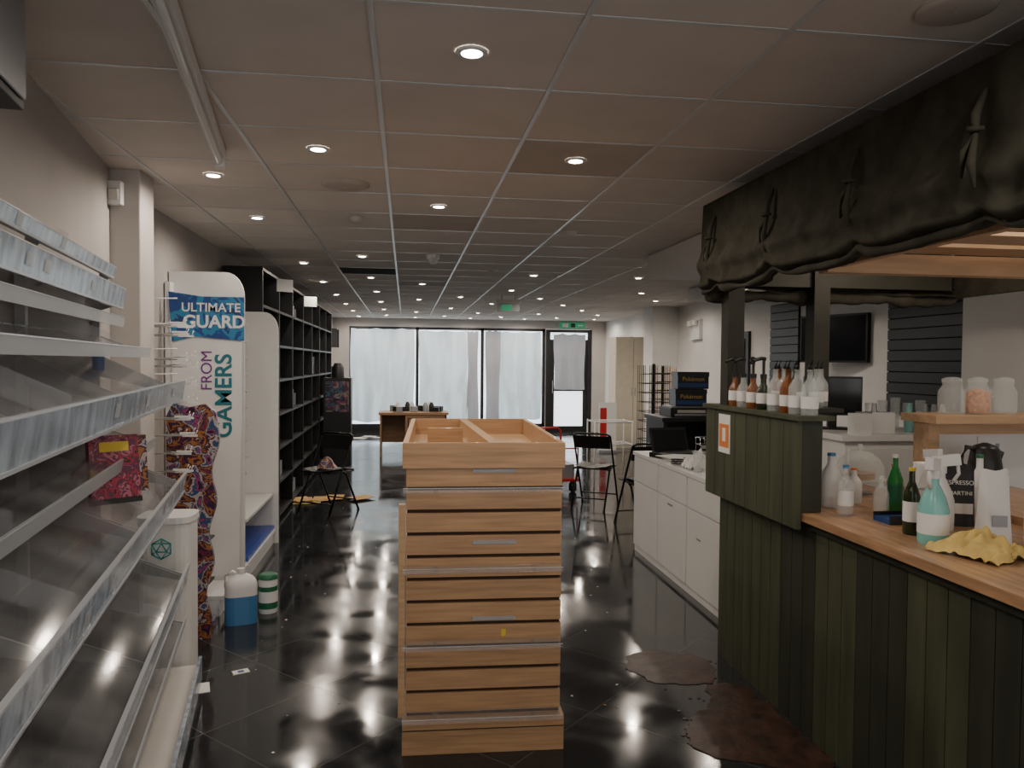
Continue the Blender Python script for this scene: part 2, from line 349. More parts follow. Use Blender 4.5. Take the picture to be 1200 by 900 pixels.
tier(.57,.40,.16);  tier(.78,.25,.08,rails=False)
tier(.34,.40,.10,rails=False)
g.done(loc=(-1.44,3.76,0),rot=math.atan(.165))
k=B('board_game_box'); k.bb(-.085,.085,0,.035,0,.25,'art2'); k.bb(-.087,.087,-.002,.0,.0,.02,'black'); k.bb(-.05,.05,-.002,0,.19,.225,'yellowp'); k.done(loc=(-1.035,2.95,1.075),rot=(R(-10),0,R(38)))
k=B('comic_book'); k.bb(-.075,.075,0,.02,0,.22,'art1'); k.done(loc=(-1.06,3.14,1.085),rot=(R(-8),0,R(38)))
k=B('spray_can'); k.lathe((0,0,0),[(.022,0),(.022,.06),(.012,.08),(.012,.09)],'navy'); k.done(loc=(-1.19,3.2,1.555))

# ---------------------------------------------------------------- hook rack, bin, cardboard display
k=B('peg_hook_rack'); k.bb(-.02,.012,-.015,.015,0,1.52,'pine'); k.bb(-.05,.05,-.05,.05,0,.015,'grey')
for j,z in enumerate((1.78,1.73,1.60,1.56,1.46,1.36,1.27,1.18,1.08,.98)):
    for q in range(3):
        x1=.20+.06*random.random()
        k.tube([(0,-.02*q,z),(x1,-.03*q-.02,z+.01*q),(x1+.01,-.03*q-.02,z+.03+.01*q)],.0035,'white',5)
        k.rb((x1-.03,-.03*q-.02,z+.010*q),(.08,.010,.010),(0,0,0),'white')
k.bb(-.02,.0,-.01,.01,1.52,1.82,'white')
k.done(loc=(-1.40,4.46,0))
k=B('rounded_display_bin')
pts=[]
for a in range(0,360,15):
    ca,sa=math.cos(R(a)),math.sin(R(a)); pts.append((.125*math.copysign(abs(ca)**.5,ca),.115*math.copysign(abs(sa)**.5,sa)))
k.prism(pts,0,.80,'whiteboard','z'); k.prism([(p[0]*1.06,p[1]*1.06) for p in pts],.80,.83,'white','z')
hexp=[(.05*math.cos(R(30+60*i)),.05*math.sin(R(30+60*i))) for i in range(6)]; fy=-.118
for i in range(6):
    a,b_=hexp[i],hexp[(i+1)%6]; k.tube([(a[0],fy,.68+a[1]),(b_[0],fy,.68+b_[1])],.003,'teal',5)
tri=[(.028*math.cos(R(90+120*i)),.028*math.sin(R(90+120*i))) for i in range(3)]
for i in range(3):
    a,b_=tri[i],tri[(i+1)%3]; k.tube([(a[0],fy,.68+a[1]),(b_[0],fy,.68+b_[1])],.003,'teal',5)
    for hx in hexp:
        if (hx[0]-a[0])**2+(hx[1]-a[1])**2<.0022: k.tube([(a[0],fy,.68+a[1]),(hx[0],fy,.68+hx[1])],.0025,'teal',5)
k.bb(-.05,.05,fy-.001,fy+.003,.30,.33,'teal')
k.done(loc=(-1.17,4.02,0))
k=B('cardboard_floor_display')
pr=[(-.12,0),(.12,0)]
for i in range(1,30):
    z=1.26*i/30; pr.append((.10+.055*(z/1.26)+.018*math.sin(i*.75),z))
pr+=[(.15,1.30),(.09,1.35),(.0,1.33),(-.08,1.36),(-.12,1.28)]
k.prism(pr,0,.03,'art1','y'); k.bb(-.12,.10,.03,.25,0,.06,'art1')
for z in (.3,.55,.8,1.05): k.bb(-.11,.10,.03,.18,z,z+.012,'black')
k.done(loc=(-1.22,4.56,0))
k=B('slatwall_sign_panel'); k.bb(0,.03,0,.42,1.25,2.15,'whiteboard'); k.bb(.03,.036,.03,.40,2.0,2.12,'whiteboard')
for z in (1.35,1.5,1.65,1.8,1.95): k.bb(.03,.032,0,.42,z,z+.01,'grey'); k.tube([(.03,.2,z+.01),(.25,.2,z+.015)],.004,'white',5)
o=k.done(loc=(-1.6,4.62,0)); text(o,'sign_text','NEXUS',.12,(.04,.2,2.06),(R(90),0,R(90)),'red')

# white gondola with fins
k=B('white_shelf_base'); k.bb(0,.42,0,.36,0,.10,'white'); k.bb(0,.44,0,.36,.10,.13,'whiteboard'); k.done(loc=(-1.56,4.95,0),bevel=.003)
k=B('white_gondola_shelving')
k.bb(-.03,0,0,1.54,.0,2.12,'whiteboard'); k.bb(0,.42,0,1.52,0,.10,'white'); k.bb(0,.44,0.02,.34,.10,.13,'whiteboard'); k.bb(0,.44,.36,1.52,.10,.13,'whiteboard'); k.bb(.02,.43,.38,1.50,.13,.16,'bluebase')
k.bb(0,.42,.38,1.50,.42,.44,'whiteboard')
for fy,h in ((.12,2.20),(1.54,2.02)):
    p=[(-.03,0),(.46,0)]
    for i in range(1,9): p.append((.46,h*.85*i/8))
    for i in range(0,9): a=R(90*i/8); p.append((.34+.12*math.cos(a),h-.12*1.4+.12*1.4*math.sin(a)))
    p.append((-.03,h)); k.prism(p,fy-.03,fy,'whiteboard','y')
for z in [.62+.14*i for i in range(10)]:
    for y in [.27+.16*i for i in range(8)]:
        k.tube([(0,y,z),(.22,y,z+.01),(.225,y,z+.03)],.0035,'white',4)
        k.rb((.225,y,z+.02),(.003,.03,.02),(0,0,0),'white')
k.done(loc=(-1.56,5.40,0))
k=B('banner_standee')
p=[(-.44,0),(-.02,0),(-.01,.6),(.0,1.2),(.0,1.75),(-.03,1.98),(-.44,1.98)]
k.prism(p,-.02,0,'whiteboard','y')
k.prism([(-.44,1.72),(-.30,1.755),(.02,1.73),(.02,2.02),(-.25,2.02),(-.46,2.05)],-.035,-.021,'art3','y')
o=k.done(loc=(-1.09,5.37,0))
text(o,'sign_ultimate','ULTIMATE',.082,(-.19,-.038,1.945),(R(90),0,0),'paper',bold=.001)
text(o,'sign_guard','GUARD',.115,(-.17,-.038,1.85),(R(90),0,0),'paper',bold=.003)
text(o,'sign_gamers','GAMERS',.150,(-.11,-.023,1.36),(R(90),R(-90),0),'tealdark',bold=.003)
text(o,'sign_for','FROM',.100,(-.22,-.023,1.53),(R(90),R(-90),0),'purple')

# black bookcase wall
k=B('black_bookcase'); Y0,Y1=0,6.3
k.bb(-.34,-.32,Y0,Y1,0,2.42,'blackwood')
ys=[Y0+.9*i for i in range(8)]
for y in ys: k.bb(-.32,0,y-.015,y+.015,0,2.42,'blackwood')
zs=[.05,.38,.72,1.06,1.40,1.74,2.08,2.40]
for z in zs: k.bb(-.32,0,Y0,Y1,z-.012,z+.012,'blackwood')
for i in range(7):
    for j in range(7):
        if random.random()<.40:
            y=ys[i]+.08
            for q in range(random.randint(1,4)):
                ww=random.uniform(.05,.2); h=random.uniform(.1,.25)
                if y+ww>ys[i+1]-.05: break
                k.bb(-.28,-.06,y,y+ww,zs[j]+.012,zs[j]+.012+h,random.choice(['black','black','grey','art4','goods','black'])); y+=ww+.02
k.done(loc=(-1.24,6.98,0))
for y,z in ((7.6,2.40),(9.6,2.40)):
    k=B('shelf_card_sign'); k.bb(0,.01,0,.16,0,.12,'paper'); k.bb(0,.03,.05,.14,-.001,.004,'white'); k.done(loc=(-1.225,y,z-.14),rot=R(-60))
k=B('black_display_cabinet'); k.bb(-.35,0,0,1.6,0,1.5,'blackwood'); k.bb(0,.01,.05,.75,.2,1.4,'art4'); k.bb(0,.01,.85,1.55,.2,1.4,'art4')
for z in (.5,.9,1.2): k.bb(0,.03,0,1.6,z,z+.02,'black')
k.done(loc=(-1.22,13.5,0))
k=B('card_vending_display'); k.bb(-.20,.20,0,.3,0,1.35,'black'); k.bb(-.17,.17,-.008,0,.85,1.3,'art4'); k.bb(-.12,.12,-.008,0,.15,.6,'blackwood'); k.lathe((0,.15,1.35),[(.09,0),(.09,.15),(.05,.22)],'black',16); k.cyl((.0,-.01,1.05),.05,.001,'cyan',seg=10); k.done(loc=(-1.0,11.6,0))
for y in (15.1,15.6):
    k=B('wall_monitor'); k.bb(0,.04,-.25,.25,-.18,.18,'screen'); k.bb(-.1,0,-.04,.04,-.04,.04,'black'); k.done(loc=(-1.5,y,2.05),rot=(0,0,R(-35)),bevel=.005)

# ---------------------------------------------------------------- floor items left
k=B('liquid_jug')
pts=[]
for a in range(0,360,15):
    ca,sa=math.cos(R(a)),math.sin(R(a)); pts.append((.095*math.copysign(abs(ca)**.6,ca),.07*math.copysign(abs(sa)**.6,sa)))
k.prism(pts,0,.17,'blue','z')
def shell(u,v):
    a=2*math.pi*u; ca,sa=math.cos(a),math.sin(a); sc=[1.0,1.0,.95,.75,.45,.28][min(5,int(round(v*5)))]
    return (.095*math.copysign(abs(ca)**.6,ca)*sc,.07*math.copysign(abs(sa)**.6,sa)*sc,[.17,.22,.25,.275,.29,.30][min(5,int(round(v*5)))])
k.grid(shell,24,5,'white'); k.cyl((0,0,.30),.024,.03,'white'); k.tube([(-.02,0,.295),(-.05,0,.315),(-.085,0,.29),(-.088,0,.22)],.010,'white',8)
k.done(loc=(-.99,4.84,0),rot=R(15))
k=B('wipes_tub'); k.lathe((0,0,0),[(.055,0),(.058,.02),(.058,.20),(.055,.215)],'white',24); k.lathe((0,0,.03),[(.0592,0),(.0592,.14)],'greenlabel',24,cap=False); k.lathe((0,0,.07),[(.0597,0),(.0597,.07)],'paper',24,cap=False); k.lathe((0,0,.215),[(.06,0),(.06,.022),(.045,.03)],'greenlabel',24); k.done(loc=(-.86,5.02,0))
k=B('dropped_card'); k.bb(-.04,.04,-.025,.025,0,.004,'paper'); k.bb(-.015,.015,-.015,.01,.004,.005,'navy'); k.done(loc=(-.83,4.05,.0005),rot=R(25))
k=B('dropped_card'); k.bb(-.03,.03,-.06,.06,0,.003,'paper'); k.done(loc=(-.97,3.87,.0005),rot=R(15))
random.seed(5)
k=B('floor_litter')
for i in range(90):
    x=random.uniform(-.9,1.7); y=random.uniform(3.0,11.0)
    if -.1<x<.75 and y<4.6: continue
    s_=random.uniform(.004,.014); k.rb((x,y,.002),(s_,s_*random.uniform(.4,1),.002),(0,0,random.uniform(0,3)),random.choice(['paper','offwhite','grey','card','offwhite']))
k.done(loc=(0,0,.0003))

# ---------------------------------------------------------------- folding chairs
def folding_chair(x,y,rot):
    k=B('folding_chair'); r=.011; w=.21
    for s_ in (-1,1):
        X=s_*w
        k.tube([(X,-.24,.011),(X,-.05,.42),(X,.13,.80),(X*.97,.14,.815)],r,'blackwire',8)
        k.tube([(X*.88,.26,.011),(X*.88,.06,.40),(X*.88,-.02,.45)],r,'blackwire',8)
        k.cyl((X,-.24,0),.014,.02,'black',seg=8); k.cyl((X*.88,.26,0),.014,.02,'black',seg=8)
        k.tube([(X*.93,-.17,.45),(X*.93,.17,.43)],.008,'blackwire',6)
    k.tube([(-w,.13,.80),(-w*.8,.14,.825),(w*.8,.14,.825),(w,.13,.80)],r,'blackwire',8)
    k.tube([(-w,-.19,.12),(w,-.19,.12)],.008,'blackwire',6); k.tube([(-w*.88,.20,.12),(w*.88,.20,.12)],.008,'blackwire',6)
    k.grid(lambda u,v:(-.185+.37*u,-.20+.38*v,.462-.012*math.cos((u-.5)*6)),8,6,'black'); k.bb(-.19,.19,-.20,.18,.435,.452,'black')
    k.grid(lambda u,v:(-.20+.40*u,.075+.055*v+.02*math.sin(u*math.pi),.66+.14*v),10,3,'black'); k.grid(lambda u,v:(-.20+.40*u,.09+.055*v+.02*math.sin(u*math.pi),.66+.14*v),10,3,'black')
    return k.done(loc=(x,y,0),rot=rot)
folding_chair(-.80,8.3,R(-35))
folding_chair(2.1,8.35,R(150))
folding_chair(2.35,7.3,R(190))
k=B('paper_bag')
k.grid(lambda u,v:(-.10+.2*u,-.08+.16*v,.0+.12*math.sin(u*math.pi)*math.sin(v*math.pi)+.02*noise.noise(Vector((u*5,v*5,1)))),10,10,'art1'); k.done(loc=(-.82,8.28,.475))
k=B('yellow_paper_sheets')
for i in range(7):
    k.rb((random.uniform(-.38,.38),random.uniform(-.15,.15),.006+.004*i),(.30,.21,.003),(0,0,random.uniform(0,3)),random.choice(['card','card','yellow']))
k.done(loc=(-.85,8.95,0.0))

# ---------------------------------------------------------------- central slat display
k=B('slatwall_display_unit'); W=.32; LN=1.32
k.bb(-W+.03,W-.03,.03,LN-.03,.12,1.17,'groove')
k.bb(-W-.012,W+.012,-.03,LN+.03,0,.145,'wood'); k.bb(-W-.012,W+.012,-.034,-.03,.10,.104,'groove')
n=11; z0=.15; pitch=(1.172-z0)/n
for i in range(n):
    a=z0+pitch*i+.012; bz=z0+pitch*(i+1)-.003
    k.bb(-W,W,0,.024,a,bz,'wood'); k.bb(-W,W,LN-.024,LN,a,bz,'wood')
    k.bb(W-.024,W,.025,LN-.025,a,bz,'wood'); k.bb(-W,-W+.024,.025,LN-.025,a,bz,'wood')
    k.bb(-W+.004,W-.004,.014,.026,a-.017,a,'groove'); k.bb(W-.02,W-.004,.02,LN-.02,a-.017,a,'groove'); k.bb(-W+.004,-W+.02,.02,LN-.02,a-.017,a,'groove')
k.bb(-W-.03,-W-.003,-.004,.03,.145,1.02,'wood2')
k.bb(-W,W,0,LN,1.172,1.185,'wood2')
k.bb(-W-.015,W+.01,-.015,.008,1.168,1.272,'wood'); k.bb(-W-.01,W+.01,LN-.008,LN+.012,1.168,1.272,'wood')
k.bb(-W-.015,-W+.008,.008,LN-.008,1.168,1.272,'wood2'); k.bb(W-.012,W+.01,.008,LN-.008,1.168,1.272,'wood')
k.prism([(.02,.01),(.06,.01),(-.02,LN-.01),(-.06,LN-.01)],1.185,1.270,'wood2','z'); k.bb(-.24,-.06,LN-.50,LN-.48,1.185,1.262,'wood')
for z in (1.085,.765,.455,.165):
    k.bb(-W-.01,W-.01,-.11,.0,z,z+.004,'clear2'); k.bb(-W-.01,W-.01,-.113,-.109,z,z+.018,'clear2'); k.bb(-W-.01,W-.01,-.1135,-.1085,z+.016,z+.019,'edge')
    for x in (-.2,.2): k.bb(x-.008,x+.008,-.05,0,z-.01,z,'clear2')
k.bb(W,W+.06,.05,.4,.50,.504,'clear2')
for z in (1.165,.87,.555): k.bb(-.05,.13,-.006,-.001,z-.016,z,'label')
k.bb(-W-.10,-W,.08,1.1,.76,.764,'clear2'); k.bb(-W-.10,-W,.08,1.1,.46,.464,'clear2')
k.bb(.07,.09,-.004,-.001,.47,.50,'yellowp')
k.done(loc=(.325,3.12,0),rot=R(-2),bevel=.0015)

# ---------------------------------------------------------------- far desk
k=B('wooden_desk'); k.bb(-.58,.58,-.3,.3,.71,.75,'deskwood'); k.bb(-.56,-.53,-.28,.28,0,.71,'deskwood'); k.bb(-.12,.55,-.28,-.26,0,.71,'deskwood'); k.bb(.52,.55,-.28,.28,0,.71,'deskwood'); k.bb(-.56,.55,.26,.28,.2,.71,'deskwood'); k.bb(-.1,.53,-.29,-.285,.1,.66,'groove'); k.bb(-.14,-.12,-.28,.28,0,.71,'deskwood'); k.bb(-.08,.2,-.295,-.288,.36,.64,'deskwood'); k.bb(.23,.5,-.295,-.288,.36,.64,'deskwood'); k.done(loc=(.14,13.2,0))
k=B('desk_clutter'); random.seed(3)
for i in range(16):
    x=random.uniform(-.5,.5); y=random.uniform(-.22,.2)
    if i%3==0: k.lathe((x,y,0),[(.04,0),(.045,.1),(.02,.16)],random.choice(['black','white','grey']),12)
    else: k.rb((x,y,.05),(random.uniform(.08,.2),.1,random.uniform(.06,.1)),(0,0,random.uniform(0,3)),random.choice(['black','paper','grey','black','goods']))
k.done(loc=(.14,13.2,.75))
k=B('scattered_papers')
for i in range(18): k.rb((random.uniform(-1,3.3),random.uniform(-.6,.6),.004+.001*i),(.28,.2,.003),(0,0,random.uniform(0,3)),random.choice(['paper','paper','grey']))
k.done(loc=(0,16.2,0))

k=B('red_platform_trolley'); k.bb(-.24,.24,-.38,.38,.14,.17,'red'); k.tube([(-.22,.36,.17),(-.22,.38,.70),(-.18,.38,.74),(.18,.38,.74),(.22,.38,.70),(.22,.36,.17)],.014,'red',8); k.tube([(-.22,.37,.45),(.22,.37,.45)],.010,'red',8)
k.tube([(-.22,-.36,.17),(-.22,-.38,.55),(.22,-.38,.55),(.22,-.36,.17)],.012,'red',8)
for sx in (-.18,.18):
    for sy in (-.3,.3): k.lathe((sx,sy,0),[(.02,.0),(.05,.02),(.05,.10),(.02,.14)],'black',12)
k.bb(-.2,.2,-.3,.3,.17,.34,'grey'); k.done(loc=(1.86,9.6,0),rot=R(5))

# ---------------------------------------------------------------- white counter
k=B('white_service_counter')
k.bb(.02,.80,.02,1.86,0,.82,'whiteboard'); k.bb(0,.82,0,1.88,.82,.85,'white')
for a,b_ in ((.03,.60),(.62,1.22),(1.24,1.85)):
    k.bb(.006,.02,a,b_,.06,.60,'whiteboard'); k.bb(.006,.02,a,b_,.608,.815,'whiteboard')
k.bb(.003,.006,.9,1.0,.55,.565,'grey'); k.bb(.003,.006,.35,.42,.42,.43,'grey')
k.done(loc=(1.94,4.50,0),bevel=.003)
random.seed(11)
CT=.85
k=B('paper_stack')
for i in range(7): k.rb((random.uniform(-.04,.04),random.uniform(-.06,.06),.004+.006*i),(.20,.28,.004),(0,0,random.uniform(-.5,.5)),'paper')
k.done(loc=(2.12,5.62,CT))
k=B('glass_dish'); k.lathe((0,0,0),[(.04,0),(.075,.05),(.07,.05),(.035,.01)],'glass',20); k.done(loc=(2.06,4.95,CT))
k=B('laptop'); k.bb(-.17,.17,-.12,.12,0,.02,'black'); k.rb((0,.15,.10),(.34,.012,.22),(R(-20),0,0),'black'); k.rb((0,.142,.10),(.30,.004,.18),(R(-20),0,0),'screen'); k.done(loc=(2.25,6.14,CT),rot=R(8))
k=B('card_reader'); k.bb(-.04,.04,-.09,.09,0,.04,'black'); k.bb(-.03,.03,.0,.07,.04,.043,'screen'); k.done(loc=(2.02,5.90,CT),rot=R(20),bevel=.006)
k=B('white_shoe_box'); k.bb(-.14,.14,-.10,.10,0,.09,'paper'); k.bb(-.145,.145,-.105,.105,.09,.115,'white'); k.done(loc=(2.38,5.36,CT),rot=R(-15))
k=B('black_cash_drawer'); k.bb(-.15,.15,-.13,.13,0,.10,'black'); k.bb(-.14,.14,-.133,-.13,.02,.08,'grey'); k.bb(-.08,.08,-.07,.07,.10,.17,'black'); k.rb((0,-.05,.20),(.16,.01,.12),(R(-35),0,0),'screen'); k.done(loc=(2.45,5.72,CT),rot=R(-20))
k=B('crumpled_paper_towel'); k.grid(lambda u,v:(-.11+.22*u,-.1+.2*v,.10*abs(noise.noise(Vector((u*6,v*6,4))))+.08*math.sin(u*3.14)*math.sin(v*3.14)),14,14,'paper'); k.done(loc=(2.10,5.27,CT+.002))
k=B('silver_serving_tray'); k.rb((0,0,.040),(.30,.22,.012),(R(8),0,0),'chrome'); k.bb(-.14,.14,-.1,.1,0,.02,'grey'); k.done(loc=(2.52,4.70,CT))
k=B('mug'); k.lathe((0,0,0),[(.035,0),(.04,.09),(.036,.09),(.03,.01)],'white',16); k.tube([(.038,0,.07),(.062,0,.06),(.06,0,.03),(.036,0,.02)],.006,'white',6); k.done(loc=(2.03,4.72,CT))
for x,y in ((2.16,4.80),(2.22,4.97),(2.02,5.10)):
    k=B('drinking_glass'); k.lathe((0,0,0),[(.03,0),(.038,.14),(.035,.14),(.027,.01)],'glass',16); k.done(loc=(x,y,CT))
k=B('label_printer'); k.bb(-.07,.07,-.09,.09,0,.14,'offwhite'); k.bb(-.05,.05,-.092,-.09,.05,.09,'black'); k.done(loc=(2.27,5.12,CT),rot=R(25),bevel=.012)
k=B('small_appliance'); k.bb(-.11,.11,-.08,.08,0,.18,'offwhite'); k.bb(-.08,.08,-.082,-.08,.04,.14,'grey'); k.cyl((.06,-.09,.03),.012,.012,'black'); k.done(loc=(2.45,5.05,CT),rot=R(-10),bevel=.012)
k=B('amber_bottle'); k.lathe((0,0,0),[(.03,0),(.032,.02),(.032,.12),(.012,.17),(.012,.21)],'brownglass',16); k.cyl((0,0,.21),.014,.02,'black'); k.done(loc=(2.10,4.62,CT))
k=B('wire_basket')
for z in (0,.06,.12): k.tube([(-.12,-.12,z+.004),(.12,-.12,z+.004),(.12,.12,z+.004),(-.12,.12,z+.004)],.003,'chrome',5,closed=True)
for i in range(7):
    x=-.12+.04*i; k.tube([(x,-.12,.124),(x,-.12,.004),(x,.12,.004),(x,.12,.124)],.002,'chrome',4)
k.done(loc=(2.60,6.2,CT))
k=B('coiled_cable')
k.tube([(.05*math.cos(i*.5)+.01*math.sin(i),.05*math.sin(i*.5),.006+.0012*i) for i in range(40)],.004,'black',5); k.done(loc=(2.01,5.45,CT))

# printer desk and boxes
k=B('black_printer_desk'); k.bb(-.35,.35,-.3,.3,1.02,1.06,'black'); k.bb(-.33,-.29,-.28,.28,0,1.02,'black'); k.bb(.29,.33,-.28,.28,0,1.02,'black'); k.bb(-.3,.3,-.28,.28,.55,.58,'black'); k.bb(-.3,.3,.25,.27,0,1.02,'black'); k.done(loc=(2.9,7.7,0))
k=B('printer'); k.bb(-.22,.22,-.18,.18,0,.09,'black'); k.bb(-.18,.18,-.22,-.18,.01,.03,'grey'); k.bb(-.2,.2,-.15,.15,.09,.105,'grey'); k.bb(-.15,.15,-.185,-.18,.04,.07,'offwhite'); k.done(loc=(2.9,7.7,1.06),bevel=.006)
for zz,dx in ((1.166,0),(1.345,.02)):
    k=B('trading_card_box'); k.bb(-.16,.16,-.13,.13,0,.172,'black'); k.bb(-.15,.15,-.133,-.13,.02,.06,'navy'); k.bb(-.165,.165,-.134,.134,.13,.174,'black')
    o=k.done(loc=(2.92+dx,7.68,zz),rot=R(-6)); text(o,'box_logo','Pokémon',.06,(0,-.137,.10),(R(90),0,0),'yellow')

def spinner(h,r,wm,loc):
    k=B('wire_spinner_rack')
    for z in [.15+.12*i for i in range(12)]: k.tube([(-r,-r,z),(r,-r,z),(r,r,z),(-r,r,z)],.005,'blackwire',4,closed=True)
    for i in range(5):
        q=-r+r*.5*i
        for a,b_ in ((q,-r),(q,r),(-r,q),(r,q)): k.tube([(a,b_,.1),(a,b_,h)],.004,wm,4)
    k.cyl((0,0,.0),.02,h+.02,'blackwire'); k.cyl((0,0,0),r,.02,'blackwire'); k.done(loc=loc)
spinner(1.58,.16,'blackwire',(3.15,9.5,0)); spinner(1.55,.14,'pine',(3.55,10.3,0))
k=B('white_wire_table')
for z in (.84,.55):
    k.tube([(-.25,-.2,z),(.25,-.2,z),(.25,.2,z),(-.25,.2,z)],.008,'white',5,closed=True)
    for i in range(11): k.tube([(-.25+.05*i,-.2,z),(-.25+.05*i,.2,z)],.003,'white',4)
for sx in (-.25,.25):
    for sy in (-.2,.2): k.tube([(sx,sy,0),(sx,sy,.86)],.009,'white',6)
k.done(loc=(2.66,9.8,0))
k=B('beige_tall_cupboard'); k.bb(0,.68,0,.5,0,2.10,'beige'); k.bb(.01,.335,-.015,0,.08,2.07,'beige'); k.bb(.345,.67,-.015,0,.08,2.07,'beige'); k.bb(.30,.31,-.04,-.015,1.0,1.15,'chrome'); k.bb(.37,.38,-.04,-.015,1.0,1.15,'chrome'); k.done(loc=(3.9,14.0,0),bevel=.004)
k=B('red_white_roll_banner'); k.bb(-.16,.16,0,.02,0,.9,'paper'); k.bb(-.14,-.02,-.003,0,.2,.8,'red'); k.bb(-.17,.17,-.06,.08,0,.04,'grey'); k.done(loc=(3.6,13.4,0))
k=B('door_2'); k.bb(4.56,4.598,9.8,10.7,0,2.05,'black'); k.bb(4.55,4.56,9.9,10.6,.1,1.95,'blackwood'); k.bb(4.53,4.55,9.95,9.98,.95,1.1,'chrome'); k.done()
k=B('poster_board'); k.bb(4.57,4.598,15.2,16.4,1.2,2.1,'art4'); k.bb(4.565,4.57,15.15,16.45,1.15,1.2,'black'); k.bb(4.565,4.57,15.15,16.45,2.1,2.15,'black'); k.done()

# ---------------------------------------------------------------- bar
k=B('bar_counter')
k.bb(1.75,2.30,-1.0,4.0,0,.93,'green2')
y=4.02; i=0
while y>-1.0:
    m='green' if i<7 else ('green2' if ((i-7)//3)%2==0 else 'green')
    k.bb(1.722,1.75,y-.098,y-.002,0,.935,m); y-=.10; i+=1
x=1.75
while x<2.3: k.bb(x,x+.096,4.0,4.02,0,.93,'green'); x+=.1
k.bb(1.675,2.42,-1.0,4.03,.935,.97,'butcher')
k.bb(1.705,1.722,-1.0,3.05,.90,.935,'green2')
y=4.05
while y>3.06:
    k.bb(1.648,1.67,max(y-.123,3.05),y-.002,.90,1.365,'green'); y-=.125
k.bb(1.67,1.76,3.06,4.05,.972,1.365,'green2'); k.bb(1.67,1.76,3.05,3.06,.972,1.365,'green2'); k.bb(1.63,1.80,3.02,4.06,1.365,1.385,'green')
k.bb(1.80,2.16,3.55,4.06,1.365,1.385,'green2'); k.bb(2.12,2.15,3.98,4.05,.97,1.365,'green2')
k.done()
k=B('bar_notice'); k.bb(0,.003,-.07,.07,0,.20,'paper'); k.bb(-.001,0,-.06,.06,.03,.15,'orange'); k.bb(-.0015,-.001,-.02,.02,.06,.13,'paper'); k.done(loc=(1.644,3.80,1.14))

cn=B('canvas_bar_canopy')
ties=[3.83,3.19,2.56,1.95,1.33,.7,.1]
XF=1.60
def tied(y):
    d=min(abs(y-t_) for t_ in ties); return d,math.exp(-(d/.05)**2)
def side(u,v):
    y=4.02-4.6*u; d,g_=tied(y); sw=math.sin(min(1,d/.31)*math.pi/2)
    hem=1.978+.025*g_-.008*sw+.022*noise.noise(Vector((y*3,0,5)))
    z=2.45+(hem-2.45)*v
    low=max(0,(v-.48)/.52); lf=min(1,low*2.2)
    ph=(v*3.6-.28*(1-sw))*2*math.pi+1.6*noise.noise(Vector((y*1.3,v*1.5,0)))
    x=XF-.006*math.sin(v*math.pi)-.022*lf-lf*.015*math.sin(ph)*(.5+.5*sw)-.022*g_*lf*math.sin(low*math.pi)
    x+=.022*noise.noise(Vector((y*3,z*2.5,2)))*(.4+v)+.014*noise.noise(Vector((y*9,z*6,4)))*lf+.006*noise.noise(Vector((y*24,z*14,4)))*lf
    x+=.010*math.sin(y*42+3*noise.noise(Vector((y*2,v*2,9))))*math.exp(-(d/.16)**2)*(.3+.7*lf)
    if v>.90: x+=(v-.90)*.8; z+=(v-.9)*.15
    return (x,y,z)
cn.grid(side,320,48,'fabric')
def farend(u,v):
    x=XF+1.5*u; z=2.45-.46*v+.03*v*noise.noise(Vector((x*3,1,5)))
    lf=max(0,(v-.3)/.7)
    y=4.02+.025*math.sin(v*16+3*noise.noise(Vector((x*1.5,v,3))))*lf+.03*noise.noise(Vector((x*4,z*4,7)))
    if v>.9: y-=(v-.9)*.6
    return (x,y,z)
cn.grid(farend,80,30,'fabric')
def back(u,v):
    y=4.02-4.6*u; x=3.1+.02*noise.noise(Vector((y*4,v*3,7))); return (x,y,2.45-.46*v)
cn.grid(back,60,8,'fabric')
cn.bb(1.6,3.1,-.58,4.02,2.45,2.46,'fabric')
NH=150; pts=[];rr=[]
for i in range(NH):
    y=4.0-4.55*i/(NH-1); d,g_=tied(y); sw=math.sin(min(1,d/.31)*math.pi/2)
    pts.append((XF+.002+.02*noise.noise(Vector((y*2,0,9))),y,1.996+.025*g_-.010*sw+.022*noise.noise(Vector((y*3,0,5))))); rr.append(max(.006,.015+.020*noise.noise(Vector((y*5,1,0)))-.004*g_))
cn.tube(pts,rr,'fabric',8)
pts=[(XF+.02+.04*i,4.0+.03*noise.noise(Vector((.1*i,4,9))),1.972+.035*noise.noise(Vector((i*.17,2,2)))) for i in range(38)]
cn.tube(pts,[max(.012,.032+.03*noise.noise(Vector((i*.33,5,0)))) for i in range(38)],'fabric',8)
for t_ in ties[:6]:
    cn.tube([(XF-.01,t_,2.37),(XF-.035,t_+.008,2.30),(XF-.04,t_,2.24),(XF-.06,t_-.010,2.16),(XF-.055,t_-.02,2.09)],[.006,.014,.008,.013,.004],'fabric',8)
    cn.tube([(XF-.04,t_,2.25),(XF-.055,t_+.025,2.20),(XF-.05,t_+.04,2.13)],[.008,.011,.004],'fabric',8)
    cn.tube([(XF-.03,t_-.022,2.255),(XF-.06,t_,2.255),(XF-.03,t_+.022,2.255)],[.006,.010,.006],'fabric',8)
fr=cn
for (x,y) in ((1.735,3.92),(2.22,3.92)): fr.bb(x-.045,x+.045,y-.045,y+.045,1.386,2.44,'post')
fr.bb(1.68,3.0,3.90,3.96,2.02,2.10,'post'); fr.bb(1.69,1.75,-.5,3.9,2.28,2.36,'post')
fr.bb(1.70,2.95,2.93,3.0,1.98,2.06,'pine')
for i in range(12): fr.bb(1.72,2.95,2.72-.27*i,2.90-.27*i,2.06,2.075,'pine')
fr.bb(1.72,1.76,-.4,2.93,2.0,2.06,'pine'); fr.bb(2.9,2.95,-.4,2.93,2.0,2.06,'pine')
canopy=cn.done()
